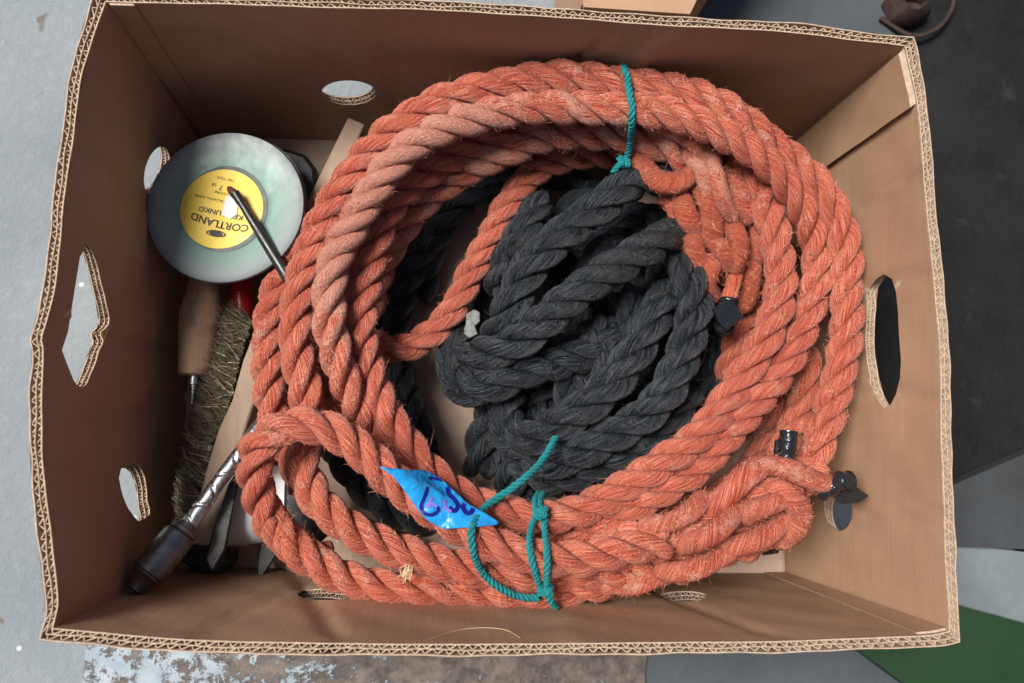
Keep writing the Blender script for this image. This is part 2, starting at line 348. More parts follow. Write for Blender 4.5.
def make_wall(k):
    W = Wall(k); m = MB(); mats = [M['card'], M['card_edge']]
    L, H = W.len, D
    loops = [[W.inv(*p) for p in h] for h in HOLES[k]]
    loops2 = [[(u*L, v*H) for u, v in lp] for lp in loops]
    pts = []; step = .0065
    nu, nv_ = int(L/step), int(H/step)
    edge = []
    for i in range(nu+1):
        for j in range(nv_+1):
            x, y = L*i/nu, H*j/nv_
            near = any(min((x-a)**2+(y-b)**2 for a, b in lp) < (.0028)**2 for lp in loops2)
            if not near: pts.append((x, y))
    edges = []
    for lp in loops2:
        n0 = len(pts); pts += lp; edges += [(n0+i, n0+(i+1)%len(lp)) for i in range(len(lp))]
    r = delaunay_2d_cdt([Vector(p) for p in pts], edges, [], 0, 1e-6)
    V = np.array([tuple(v) for v in r[0]]); F = []
    for f in r[2]:
        c = V[list(f)].mean(0)
        if not any(pip(c[0], c[1], lp) for lp in loops2): F.append(f)
    for off in (0., TH): m.add(W(V[:,0]/L, V[:,1]/H, off), F, 0)
    # rim: three liners and two fluted layers
    uu = np.linspace(0, 1, 220); dep = .014/H
    s0 = W.ph; wob = lambda u, q: .00035*np.sin(u*70+q)+.0003*np.sin(u*23+q*2)
    crush = (.0018*np.exp(-((uu-.53)/.012)**2) if k == 'left' else 0*uu)
    for i, (o0, hw) in enumerate(((.0009,.00040),(TH*.5,.00028),(TH-.0005,.00038))):
        lift = .0009*np.sin(uu*31+i*2)+.0006*np.sin(uu*83+i)
        oo = o0+wob(uu, i*1.7) if i == 1 else o0+(0*uu if i == 0 else .0003*np.sin(uu*37+s0)+.0002*np.sin(uu*91))
        strip(m, W(uu, -.002+lift/H*.4, oo), W(uu, dep+0*uu, oo), W.n*hw+np.zeros((220,3)))
    for a, b in ((.0012, TH*.5-.0004), (TH*.5+.0004, TH-.0012)):
        s, o = zigzag(L, .0068, a, b)
        s2, o2 = s, o+wob(s, 1.7)*.8
        top = W(s2, -.001+.006*rng.random(len(s2)), o2); bot = W(s2, dep+0*s2, o2)
        tan = np.gradient(top, axis=0); tan /= np.linalg.norm(tan, axis=1)[:,None]
        nn = np.cross(tan, [0,0,1.]); nn /= np.linalg.norm(nn, axis=1)[:,None]
        strip(m, top, bot, nn*.00030)
    # cut edges of the holes
    for lp in loops2:
        q = np.array(lp); q, _ = spline(np.c_[np.vstack([q, q[:1]]), np.zeros(len(q)+1)], .0012); q = q[:,:2]
        c = q.mean(0); dirn = q-c; tg = np.gradient(q, axis=0); tg /= np.linalg.norm(tg, axis=1)[:,None]+1e-9
        nr = np.stack([tg[:,1], -tg[:,0]], 1); nr *= np.sign((nr*dirn).sum(1))[:,None]
        ss = np.r_[0, np.cumsum(np.linalg.norm(np.diff(q, axis=0), axis=1))]; tot = ss[-1]
        def at(s, off, back):
            x = np.interp(s*tot, ss, q[:,0])+back*np.interp(s*tot, ss, nr[:,0]); y = np.interp(s*tot, ss, q[:,1])+back*np.interp(s*tot, ss, nr[:,1])
            return W(x/L, y/H, off)
        s1 = np.linspace(0, 1, 80)
        for i, (o0, hw) in enumerate(((.0009,.0004),(TH*.5,.00030),(TH-.0005,.0004))):
            strip(m, at(s1, o0+0*s1, -.0002+.0005*np.sin(s1*40+i)**2), at(s1, o0+0*s1, .007), W.n*hw+np.zeros((80,3)))
        for a, b in ((.0009, TH*.5-.0004), (TH*.5+.0004, TH-.0009)):
            s, o = zigzag(tot, .0048, a, b, .2); top = at(s, o, .0009+.0008*rng.random(len(s))); bot = at(s, o, .007)
            tan = np.gradient(top, axis=0); tan /= np.linalg.norm(tan, axis=1)[:,None]; dd = bot-top
            nn = np.cross(tan, dd); nn /= np.linalg.norm(nn, axis=1)[:,None]+1e-9
            strip(m, top, bot, nn*.00025)
    o = m.build('side_panel', mats, box, auto=50)
    at_ = o.data.attributes.new('wall_uv', 'FLOAT_VECTOR', 'POINT')
    co = np.zeros(len(o.data.vertices)*3); o.data.vertices.foreach_get('co', co); co = co.reshape(-1, 3)
    along = co[:,0] if k in ('back', 'front') else co[:,1]
    at_.data.foreach_set('vector', np.stack([along, co[:,2], 0*along], 1).ravel())
    return W
WALLS = {k: make_wall(k) for k in ('back', 'left', 'front', 'right')}
def patch(name, W, u0, u1, v0, v1, off, th=.0042, mat=None, tilt=0):
    us = np.linspace(u0, u1, 14); vs = np.linspace(v0, v1, 22); m = MB()
    U, V_ = np.meshgrid(us, vs, indexing='ij'); o = off+tilt*(U-u0)/(u1-u0)
    A = W(U, V_, o); B = W(U, V_, o-th)
    m.grid(A); m.grid(B)
    for X, Y in ((A[0],B[0]),(A[-1],B[-1]),(A[:,0],B[:,0]),(A[:,-1],B[:,-1])): m.grid(np.stack([X, Y], 0), 1)
    return m.build(name, [mat or M['card'], M['card_edge']], box, auto=50)
patch('glue_flap', WALLS['right'], .003, .105, -.001, .97, -.0004, .0042)
patch('glue_flap', WALLS['front'], .962, .9985, -.001, .99, -.0002, .0013)
patch('glue_flap', WALLS['back'], .002, .03, -.001, .98, -.0002, .0013)
m = MB(); q = np.array([fTL, fTR, fBR, fBL]); q = q+(q-q.mean(0))*.012; q[:,2] = -.0005; m.prism(q, (0,0,-.007)); m.build('bottom_panel', M['card_pale'], box, smooth=False)
# inner floor flaps, butted with a gap
m = MB(); q = PP([(204,139),(420,139),(418,572),(186,565)], .003); m.prism(q, (0,0,-.003)); m.build('floor_flap', M['card_pale'], box, smooth=False)
m = MB(); q = PP([(428,140),(770,160),(783,573),(425,572)], .0035); m.prism(q, (0,0,-.0035)); m.build('floor_flap', M['card_pale'], box, smooth=False)

# ------------------------------------------------------------------ rope
TOPS = []                                  # centreline samples (x, y, z, radius) for draping things over the coil
FIB = {}
def sweep(c, a, b, yk, smp, n=20, F=5.0, G=42., fade=0., name='strand', mat=None, parent=None, acc=None, phase=0.):
    """one strand: centre c, half widths a (across) and b (radial) along frame smp=(er, eb)"""
    er, eb = smp; th = np.linspace(0, 2*np.pi, n, endpoint=False)
    s = np.r_[0, np.cumsum(np.linalg.norm(np.diff(c, axis=0), axis=1))]
    yarn = th[None,:]+yk*s[:,None]+phase
    wob = 1+.04*np.cos(8*yarn+phase)+.02*np.cos(3*th[None,:]+s[:,None]*90+phase)
    V = c[:,None]+wob[...,None]*(b[:,None,None]*np.cos(th)[None,:,None]*er[:,None]+a[:,None,None]*np.sin(th)[None,:,None]*eb[:,None])
    A = np.stack([np.cos(yarn)*F, np.sin(yarn)*F, np.broadcast_to(s[:,None]*G+phase*7, yarn.shape)], -1)
    acc.append((V, A, np.broadcast_to(np.asarray(fade, float), (len(c),)), len(c), n))
def flush(acc, name, mat, parent):
    Vs, Qs, As, Fs, k = [], [], [], [], 0
    for V, A, fade, L, n in acc:
        I = np.arange(L*n).reshape(L, n)+k; J = np.roll(I, -1, 1)
        Qs.append(np.stack([I[:-1], J[:-1], J[1:], I[1:]], -1).reshape(-1, 4))
        Vs.append(V.reshape(-1, 3)); As.append(A.reshape(-1, 3)); Fs.append(np.repeat(fade, n)); k += L*n
        for row, c in ((0, 0), (L-1, 1)):  # rounded ends
            ctr = V[row].mean(0); out = V[row].mean(0)-V[1 if row == 0 else L-2].mean(0); out /= np.linalg.norm(out)+1e-9
            r = np.linalg.norm(V[row]-ctr, axis=1).mean()
            ring = ctr+(V[row]-ctr)*.6+out*r*.35; tip = ctr+out*r*.5
            base = I[row]; Vs.append(ring); Vs.append(np.repeat(tip[None], n, 0)); As.append(np.repeat(A[row], 2, 0).reshape(-1,3)[:2*n]); Fs.append(np.full(2*n, fade[row]))
            R1 = np.arange(n)+k; R2 = R1+n; k += 2*n
            for X, Y in ((base, R1), (R1, R2)):
                q = np.stack([X, np.roll(X, -1), np.roll(Y, -1), Y], -1); Qs.append(q if row else q[:, ::-1])
    V = np.vstack(Vs); Q = np.vstack(Qs); A = np.vstack(As); Fd = np.concatenate(Fs)
    me = bpy.data.meshes.new(name); me.vertices.add(len(V)); me.vertices.foreach_set('co', V.ravel())
    me.loops.add(len(Q)*4); me.loops.foreach_set('vertex_index', Q.ravel())
    me.polygons.add(len(Q)); me.polygons.foreach_set('loop_start', np.arange(0, len(Q)*4, 4)); me.polygons.foreach_set('use_smooth', np.ones(len(Q), bool))
    me.update(calc_edges=True); me.materials.append(mat)
    me.attributes.new('yarn', 'FLOAT_VECTOR', 'POINT').data.foreach_set('vector', A.ravel())
    me.attributes.new('fade', 'FLOAT', 'POINT').data.foreach_set('value', Fd)
    o = bpy.data.objects.new(name, me); COL.objects.link(o); o.parent = parent; return o
def fibres(store, c, r, T, density, lo=.0025, hi=.0085):
    s = np.linalg.norm(np.diff(c, axis=0), axis=1).sum(); n = int(s*density)
    if n: store.append((c, r, T, n, lo, hi))
def flush_fibres(store, name, mat, parent, width=.00018):
    Vs = []
    for c, r, T, n, lo, hi in store:
        i = rng.integers(1, len(c)-1, n); cc = c[i]; t = T[i]*rng.choice([-1, 1], n)[:,None]
        d = rng.normal(size=(n, 3)); d -= T[i]*(d*T[i]).sum(1)[:,None]; d /= np.linalg.norm(d, axis=1)[:,None]
        root = cc+d*(r[i]*.97)[:,None]; L = rng.uniform(lo, hi, n)*rng.uniform(.4, 1, n)
        L *= np.where(rng.random(n) < .03, 2.2, 1)
        side = np.cross(t, d); lift = rng.uniform(.2, 1.1, n)[:,None]; sw = rng.uniform(-.7, .7, n)[:,None]; curl = rng.uniform(-.5, .5, n)[:,None]
        prev = root; rows = []
        wv = np.cross(d, rng.normal(size=(n, 3))); wv /= np.linalg.norm(wv, axis=1)[:,None]
        K = 4
        for k in range(K):
            f = k/(K-1); w = width*(1-.75*f)*rng.uniform(.7, 1.2)
            q = root+(t*(1-.3*f*f)+d*lift*(1-.4*f)+side*sw*f+side*curl*f*f)*(L*f)[:,None]
            rows.append(np.stack([q-wv*w, q+wv*w], 1))
        Vs.append(np.stack(rows, 1))         # n,K,2,3
    A = np.concatenate(Vs); n = len(A); I = np.arange(n*8).reshape(n, 4, 2)
    Q = np.stack([I[:,:-1,0], I[:,:-1,1], I[:,1:,1], I[:,1:,0]], -1).reshape(-1, 4)
    me = bpy.data.meshes.new(name); me.vertices.add(n*8); me.vertices.foreach_set('co', A.ravel())
    me.loops.add(len(Q)*4); me.loops.foreach_set('vertex_index', Q.ravel()); me.polygons.add(len(Q)); me.polygons.foreach_set('loop_start', np.arange(0, len(Q)*4, 4))
    me.update(calc_edges=True); me.materials.append(mat)
    o = bpy.data.objects.new(name, me); COL.objects.link(o); o.parent = parent; o['kind'] = 'stuff'; return o

def rope(pts, dia_px, store, name='rope_turn', mat=None, parent=None, lay=2.5, fade=0., phase=0., step=.0024, fuzz=4200, n=34, wig=.0012, label=None, top=True, taper=None, lump=0., yk=None):
    yk = 178.*.028/(dia_px*pxm(pts[0][2])) if yk is None else yk
    """three-strand right-hand laid rope along pts (px, py, height of the centreline)"""
    w = [list(P(x, y, z)) + [dia_px*pxm(z), (p[3] if len(p) > 3 else fade)] for p in pts for (x, y, z) in (p[:3],)]
    q, s = spline(w, step); q[:,:3] = smooth(q[:,:3], 9)
    for k in range(3): q[:,k] += wig*np.sin(s*(38+9*k)+phase*(k+1))
    c = q[:,:3]; dia = float(np.mean(q[:,3])); R0 = dia/2; T, N, B = frames(c)
    if top: TOPS.append(np.c_[c, np.full(len(c), R0)])
    r = R0/2.2; Rh = r*1.2; L = lay*dia
    tens = 1+.08*np.sin(s*21+phase)+.05*np.sin(s*57+phase*2)
    ph0 = 2*np.pi*np.cumsum(np.r_[0, np.diff(s)]/(L*tens))+phase
    acc = []
    for k in range(3):
        ph = ph0+k*2*np.pi/3
        er = np.cos(ph)[:,None]*N+np.sin(ph)[:,None]*B
        jig = 1+.045*np.sin(s*41+k*2.1+phase)+.03*np.sin(s*97+k*4+phase)+lump*np.sin(ph0*2.0+k*2.1)
        cc = c+er*(Rh*jig)[:,None]
        t = np.gradient(cc, axis=0); t /= np.linalg.norm(t, axis=1)[:,None]
        er2 = er-t*(er*t).sum(1)[:,None]; er2 /= np.linalg.norm(er2, axis=1)[:,None]; eb = np.cross(t, er2)
        tp = np.ones(len(cc)) if taper is None else np.interp(np.linspace(0,1,len(cc)), *taper)
        sweep(cc, r*1.00*tp*jig, r*1.0*tp*jig, yk, (er2, eb), n=n, fade=q[:,4], acc=acc, phase=k*1.3+phase)
        fibres(store, cc, np.full(len(cc), r*1.05), t, fuzz/3)
    o = flush(acc, name, mat, parent)
    if label: o['label'] = label
    return o
def strand(pts, w_px, store, name='splice_strand', mat=None, parent=None, fade=0., phase=0., twist=95., fuzz=4200, taper=True, flat=1., n=22):
    """a single unlaid strand, tucked over or under its neighbours"""
    w = [list(P(*p[:3]))+[(p[3] if len(p) > 3 else w_px)*pxm(p[2])/2] for p in pts]
    q, s = spline(w, .0018); q[:,:3] = smooth(q[:,:3], 5); c = q[:,:3]; T, N, B = frames(c)
    ph = s*6+phase; er = np.cos(ph)[:,None]*N+np.sin(ph)[:,None]*B; eb = np.cross(T, er)
    r = q[:,3]*(1+.05*np.sin(s*160+phase))
    if taper: e = np.minimum(np.arange(len(c)), np.arange(len(c))[::-1])/max(3, len(c)*.10); r = r*np.clip(.62+.38*e, 0, 1)
    acc = []; sweep(c, r, r*flat, twist, (er, eb), n=n, F=6., G=35., fade=fade, acc=acc, phase=phase)
    fibres(store, c, r, T, fuzz)
    TOPS.append(np.c_[c, r]); return flush(acc, name, mat, parent)

coil = thing('rope_coil', P(560,340,.003), 'large coil of thick faded coral three-strand rope', 'rope')
F1 = []
def cr(pts, w=38, **k): return rope(pts, w*.965, F1, mat=M['coral'], parent=coil, **k)
# hidden and half hidden lower turns added to carry the visible ones and darken the gaps
cr([(318,300,.105),(330,240,.105),(365,180,.11),(430,130,.115),(520,112,.115),(620,110,.115),(700,130,.115),(750,185,.09),(775,250,.08),(782,320,.07),(780,395,.07),(765,450,.08),(730,490,.08),(680,520,.09),(600,545,.095),(520,540,.09)], 37, phase=.4, fuzz=600)
cr([(470,150,.075),(560,130,.075),(650,140,.07),(720,180,.07),(765,250,.065),(770,330,.06),(745,410,.055),(690,470,.055),(610,520,.055),(530,535,.055),(470,525,.05)], 36, phase=1.9, fuzz=600)
cr([(500,150,.04),(600,150,.035),(690,190,.03),(745,270,.03),(750,350,.022),(710,430,.02),(640,490,.02),(560,520,.02),(500,520,.02)], 34, phase=1.1, fuzz=400)
cr([(352,225,.10),(325,285,.098),(320,340,.098),(328,390,.10),(350,432,.10),(385,470,.10),(430,505,.10),(480,530,.09)], 35, phase=2.5, fuzz=600)
# T5 small inner turn
cr([(640,150,.085),(593,155,.088),(569,160,.09),(545,168,.09),(520,186,.09),(501,212,.088),(488,243,.086),(475,268,.084),(464,293,.082),(448,318,.082),(428,336,.085),(405,348,.088),(384,349,.09),(362,340,.085),(350,322,.08)], 32, phase=2.2, fade=-.2)
# T4
cr([(366,320,.075),(374,280,.085),(390,246,.093),(419,207,.106),(439,189,.112),(462,172,.118),(492,156,.125),(521,143,.13),(547,135,.133),(575,134,.135),(610,135,.135),(640,139,.138),(668,148,.138),(690,162,.13)], 37, phase=.9, fade=.45)
# T3 inner turn of the left side, runs on as the inner turn bottom right
cr([(520,140,.118),(486,143,.125),(454,154,.13),(427,172,.133),(404,192,.136),(385,217,.137),(374,246,.137),(366,274,.137),(361,303,.137),(361,330,.137),(365,355,.137),(373,384,.137),(385,411,.137),(402,436,.137),(420,460,.138),(440,480,.140),(462,497,.143),(484,508,.145),(510,516,.145),(540,519,.145),(568,513,.145),(597,502,.147),(625,487,.150),(653,470,.152),(688,446,.152),(712,422,.152),(741,382,.152),(762,345,.152),(775,310,.152),(781,279,.152),(780,250,.15),(774,222,.147),(764,196,.143),(750,176,.138),(728,160,.13)], 37, phase=.2)
# T1 outer turn: left lower > over the top > right outer
cr([(300,470.0,0.125),(306,420.0,0.135),(307,397.0,0.140),(301,370.0,0.142),(297,345.0,0.142),(297,318.0,0.142),(302,285.0,0.144),(308,258.0,0.146),(318,228.0,0.149),(336,195.3,0.152),(363,163.2,0.160),(396,131.1,0.172),(430,106.5,0.176),(462,92.5,0.178),(500,84.5,0.179),(536,80.5,0.180),(575,79.5,0.181),(615,81.5,0.181),(657,86.5,0.181),(692,96.5,0.181),(724,111.5,0.181),(754,128.3,0.180),(780,148.1,0.173),(803,169.8,0.166),(823,197.2,0.162),(838,226.0,0.161),(847,258.0,0.160),(848,293.0,0.160),(848,323.0,0.160),(843,357.0,0.160),(837,388.0,0.160),(828,417.0,0.159),(817,443.0,0.157),(808,468.0,0.150),(795,490.0,0.140)], 38, phase=.6)
# T1a outer left turn slipping out from below
cr([(345,205,.112),(318,228,.114),(298,255,.118),(281,288,.122),(270,318,.124),(267,347,.124),(267,376,.122),(270,403,.118),(278,430,.112),(290,455,.108),(305,490,.10)], 34, phase=1.7)
# T2 faded turn
cr([(392,470,0.105,.2),(376,440,0.120,.2),(361,412,0.132,.2),(350,392,0.145,.3),(341,368,0.155,.3),(335,345,0.158,.5),(331,318,0.160,.8),(331,289,0.162,.9),(335,259,0.164,1.),(343,238,0.166,1.),(356,215,0.168,1.),(369,195,0.168,1.),(385,175,0.170,1.1),(402,157,0.174,1.2),(425,139,0.177,1.1),(455,123,0.180,.9),(490,113,0.180,.5),(524,108,0.180,.3),(560,108,0.180,.3),(600,110,0.181,.3),(640,110,0.182,.3),(672,114,0.183,0),(704,125,0.183,0),(732,139,0.181,0),(757,156,0.177,0),(780,176,0.171,0),(799,200,0.163,0),(812,228,0.152,0),(818,258,0.145,0),(814,290,0.145,0),(804,325,0.145,0),(789,358,0.146,0),(768,390,0.147,0),(738,425,0.147,0),(700,464,0.146,0),(655,494,0.143,0),(612,516,0.138,0),(575,534,0.128,0),(535,545,0.118,0)], 37, phase=0.)
# right, thin dark turn behind
cr([(803,350,.105),(806,380,.108),(800,410,.11),(790,435,.115),(780,465,.12),(765,485,.125)], 34, phase=.5, fuzz=1600)
cr([(735,225,.075),(745,270,.075),(748,310,.075),(740,340,.075),(728,380,.07)], 33, phase=.9, fade=-.2)
# L1 loop lower left, marked with blue tape
cr([(330,560,.118),(306,556,.122),(284,540,.13),(266,515,.14),(257,488,.15),(255,462,.162),(263,442,.172),(283,430,.18),(308,426,.184),(332,431,.185),(353,443,.184),(374,461,.182),(394,481,.180),(416,500,.178),(441,516,.176),(473,534,.174),(502,547,.172),(532,555,.172),(566,560,.17),(600,558,.168),(635,548,.165),(668,540,.160)], 38, phase=.3)
# R bottom turn (continues L1's lower end)
cr([(266,515,.139),(284,541,.132),(306,559,.128),(338,574,.126),(370,582,.126),(406,588,.126),(444,592,.126),(488,592,.127),(532,592,.128),(575,588,.13),(615,583,.13),(650,574,.13)], 37, phase=.3)
# M middle turn inside the loop
cr([(303,425,.13),(300,455,.132),(308,485,.134),(330,511,.136),(358,532,.138),(388,548,.139),(420,558,.14),(459,566,.141),(502,572,.141),(545,576,.14),(590,574,.14),(630,566,.14)], 37, phase=1.2)
# unlaid strands of the splice bottom right
def sp(pts, w, mat='coral', fade=.15, **k):
    k.setdefault('twist', 210.); return strand(pts, w, F1, mat=M[mat], parent=coil, fade=fade, **k)
cr([(596,548,.135),(640,540,.142),(690,524,.150),(735,508,.155),(775,490,.155),(815,466,.15)], 44, phase=.8, lay=1.7, fade=.25, lump=.13)
cr([(588,574,.128),(630,572,.134),(680,560,.136),(730,545,.136),(775,524,.135),(798,500,.13)], 42, phase=.1, lay=1.65, fade=.3, lump=.14)
sp([(640,528,.150),(664,524,.168),(690,512,.172),(706,494,.16)], 21, phase=.3)
sp([(676,545,.150),(700,540,.172),(724,524,.176),(738,505,.165)], 23, phase=1.4)
sp([(655,572,.150),(690,570,.160),(722,556,.160),(742,538,.15)], 22, phase=3.)
sp([(716,548,.150),(742,545,.165),(768,534,.168),(786,516,.16)], 23, phase=2.2)
sp([(764,486,.160),(786,494,.176),(799,510,.172),(794,530,.160),(774,543,.145)], 26, phase=.9)
sp([(704,512,.155),(724,498,.172),(742,480,.176),(764,464,.168)], 25, phase=1.9, twist=95.)
sp([(738,482,.160),(760,466,.172),(786,468,.178),(812,480,.178),(834,486,.165)], 22, phase=.2)
sp([(740,520,.165),(760,508,.176),(780,500,.176),(798,486,.165)], 21, phase=4.)
sp([(618,586,.136),(640,584,.142),(662,574,.142),(680,562,.135)], 20, phase=.7, fade=0)
sp([(779,470,.165),(784,458,.17),(788,446,.172)], 19, phase=1., twist=40., taper=False, fade=0)
# splice upper right
def sk(pts, w, mat='orange', fade=-.1, **k):
    k.setdefault('twist', 300.); return strand(pts, w, F1, mat=M[mat], parent=coil, fade=fade, **k)
cr([(655,140,.115),(690,165,.115),(712,200,.11),(722,240,.105),(735,280,.10)], 42, phase=.8, lay=1.6, fade=.1, lump=.12)
sp([(640,118,.155),(668,128,.160),(690,140,.158),(706,158,.150),(718,185,.135)], 19, fade=.5, phase=.4)
sp([(706,150,.145),(716,172,.155),(722,198,.155),(735,222,.14)], 18, fade=.4, phase=1.1)
sk([(634,152,.125),(645,168,.135),(660,182,.14),(680,182,.142),(697,170,.135)], 23, phase=.6)
sk([(678,188,.11),(683,205,.132),(690,222,.132),(703,232,.115)], 23, phase=1.6)
sk([(697,180,.11),(706,196,.14),(712,220,.142),(714,245,.128)], 22, phase=2.6)
sk([(700,212,.10),(694,236,.122),(698,258,.124),(716,268,.11)], 21, phase=.2)
sk([(716,222,.11),(735,232,.14),(740,252,.14),(732,272,.12)], 21, phase=3.1)
sk([(738,196,.12),(750,206,.142),(757,220,.135)], 18, phase=1.3)
sk([(728,240,.105),(715,262,.125),(708,284,.12),(714,300,.10)], 20, phase=2.)
sk([(742,238,.10),(752,262,.118),(750,288,.112),(742,312,.098)], 21, phase=4.)
sk([(664,196,.10),(672,204,.122),(678,218,.122),(684,234,.10)], 19, phase=.3)
sk([(684,232,.10),(690,246,.118),(694,262,.116),(700,276,.10)], 19, phase=1.3)
sk([(702,238,.11),(716,244,.135),(727,256,.136),(730,270,.12)], 19, phase=2.3)
sp([(722,168,.13),(736,184,.142),(742,204,.142),(752,222,.13)], 21, phase=3.3, fade=.3)
sp([(684,150,.14),(700,168,.15),(708,190,.145),(716,208,.13)], 19, phase=.3, fade=.6)
sk([(738,268,.115),(734,283,.126),(729,297,.126),(727,306,.126)], 16, phase=.9, twist=40., taper=False)
sp([(765,205,.13),(760,235,.13),(764,262,.125)], 22, phase=.9, fade=0)

# tape on the rope ends
t = NT('glossy_black_tape'); ob = t.obj(); M['tape'] = t.set((.012,.014,.018), .16, t.bump(t.noise(ob, 160, 3, .6, .5), .0015, .7), Specular_IOR_Level=.6)
m = MB(); p, _ = spline(PP([(729,299,.127),(727,311,.127),(725,323,.124),(724,330,.118)]), .001)
m.tube(p, .0078+.0007*np.sin(np.arange(len(p))*.9), 14)
m.prism(PP([(713,309,.135),(724,300,.143),(733,302,.144),(744,318,.136),(736,322,.138),(727,331,.132),(719,322,.135)]), (0,0,-.004))
m.build('taped_end', M['tape'], coil, auto=35)
m = MB(); p, _ = spline(PP([(786,458,.175),(788,444,.178),(789,431,.178)]), .001); m.tube(p, .0066+.0003*np.sin(np.arange(len(p))*1.1), 16)
m.prism(PP([(776,440,.174),(784,438,.176),(784,456,.174),(775,458,.172)]), (0,0,-.003)); m.build('taped_end', M['tape'], coil, auto=35)
m = MB(); p, _ = spline(PP([(818,492,.168),(828,488,.172),(839,482,.172),(850,481,.17)]), .001); m.tube(p, .0074+.0006*np.sin(np.arange(len(p))*.8), 16)
m.prism(PP([(832,494,.168),(842,488,.17),(858,488,.17),(869,496,.166),(858,503,.166),(846,504,.167),(838,503,.167)]), (0,.001,-.0035))
m.build('taped_end', M['tape'], coil, auto=35)
m = MB(); p, _ = spline(PP([(762,548,.11),(770,547,.11),(776,546,.11)]), .001); m.tube(p, .006, 14); m.build('taped_end', M['tape'], coil)
m = MB(); p, _ = spline(PP([(552,604,.118),(560,608,.116),(568,607,.116)]), .001); m.tube(p, .005, 14); m.build('taped_end', M['tape'], coil)
flush_fibres(F1, 'loose_fibres', M['fuzz'], coil)

# ------------------------------------------------------------------ black rope bundle
bk = thing('rope_bundle', P(590,330,.003), 'tangled bundle of thick charcoal black rope inside the coral coil', 'rope')
F2 = []
def br(pts, w=39, **k):
    k.setdefault('fuzz', 3000); return rope(pts, w, F2, mat=M['black'], parent=bk, top=True, **k)
br([(660,178,.11),(628,184,.125),(611,196,.13),(593,211,.13),(567,232,.13),(541,258,.128),(522,284,.125),(508,310,.12),(495,335,.10),(488,360,.08)], 40, phase=.3)
br([(690,240,.10,.5),(675,232,.115,.6),(656,241,.128,.8),(630,259,.132,.7),(600,279,.134,.6),(570,300,.134,.4),(540,322,.13,.3),(515,341,.122,.2),(490,352,.11,.1),(468,358,.095,0)], 40, phase=1.2)
br([(470,320,.06),(456,345,.075),(452,368,.088),(462,386,.096),(484,390,.10),(510,380,.102),(535,369,.10),(560,362,.098),(590,350,.09),(620,330,.08)], 38, phase=.9, fade=.15)
br([(676,240,.09),(687,272,.115),(696,301,.12),(693,328,.12),(684,354,.12),(669,384,.12),(650,409,.119),(627,427,.117),(600,444,.115),(570,457,.11),(540,462,.10)], 40, phase=2.)
br([(668,290,.09),(657,309,.11),(645,334,.118),(630,359,.12),(612,385,.12),(588,408,.118),(562,425,.115),(535,438,.108),(515,440,.10),(505,420,.085),(510,395,.07)], 40, phase=.1, fade=.15)
br([(690,390,.085),(662,428,.092),(630,452,.095),(598,467,.095),(565,477,.092),(540,474,.088),(518,455,.08)], 38, phase=1.5)
br([(560,340,.075),(565,370,.082),(570,400,.085),(560,430,.08)], 36, phase=.5)
br([(592,320,.085),(600,350,.09),(604,378,.088),(590,410,.08)], 35, phase=1.8)
br([(620,290,.085),(632,315,.088),(625,345,.085)], 34, phase=1.8)
br([(640,258,.07),(602,248,.09),(590,270,.085),(580,300,.08)], 34, phase=.7)
br([(540,200,.085),(528,226,.10),(514,248,.102),(506,268,.095),(500,295,.08)], 36, phase=2.4)
br([(560,240,.08),(530,265,.10),(512,262,.106),(520,240,.10)], 30, phase=.6)
br([(505,380,.05),(492,412,.055),(484,442,.055),(482,475,.05)], 38, phase=2.1)
br([(530,400,.05),(518,440,.055),(512,480,.055),(520,510,.045)], 37, phase=.8)
br([(440,200,.03),(425,240,.04),(408,280,.045),(398,320,.045),(396,350,.045),(399,382,.045),(408,408,.045),(420,432,.045),(432,465,.04)], 33, phase=1.0)
br([(450,210,.018),(420,225,.02),(398,250,.02),(385,290,.02),(382,330,.02),(390,390,.02),(400,440,.018)], 33, phase=2.0)
for i, a in enumerate([[(520,210,.03),(500,260,.035),(492,310,.035),(505,370,.03)], [(560,200,.04),(620,230,.045),(680,240,.04),(710,290,.035),(712,350,.035),(690,410,.03),(640,450,.03)], [(560,280,.04),(600,330,.045),(640,380,.04),(680,420,.03)],
        [(540,330,.035),(560,400,.04),(600,430,.04),(660,380,.045),(680,320,.045)], [(720,340,.04),(716,380,.045),(700,420,.045),(665,455,.045),(620,480,.04)], [(540,470,.035),(590,490,.035),(640,480,.03)], [(530,230,.055),(580,250,.055),(640,215,.055),(690,235,.055)], [(500,280,.05),(560,270,.055),(620,300,.055),(690,290,.055)], [(640,240,.06),(660,280,.06),(650,330,.06),(600,370,.06)], [(600,190,.06),(560,220,.05),(500,300,.03)], [(530,340,.055),(580,355,.06),(640,350,.06),(700,330,.05)], [(520,420,.04),(560,440,.05),(610,420,.05)], [(482,285,.03),(486,330,.03),(500,385,.03)], [(555,290,.045),(578,325,.05),(566,365,.05),(534,392,.05),(520,430,.045)], [(690,250,.05),(664,262,.055),(640,290,.05)], [(420,300,.02),(432,240,.04),(470,195,.05),(520,178,.05),(590,172,.05)], [(440,520,.03),(400,512,.04),(360,482,.045),(335,445,.045),(330,400,.04)], [(455,190,.02),(430,215,.03),(400,225,.03),(380,260,.02)]]):
    br(a, 35, phase=i*.9, fuzz=500)  # low turns added to darken the gaps and cover the pale floor
flush_fibres(F2, 'loose_fibres', M['fuzz_black'], bk, .00015)

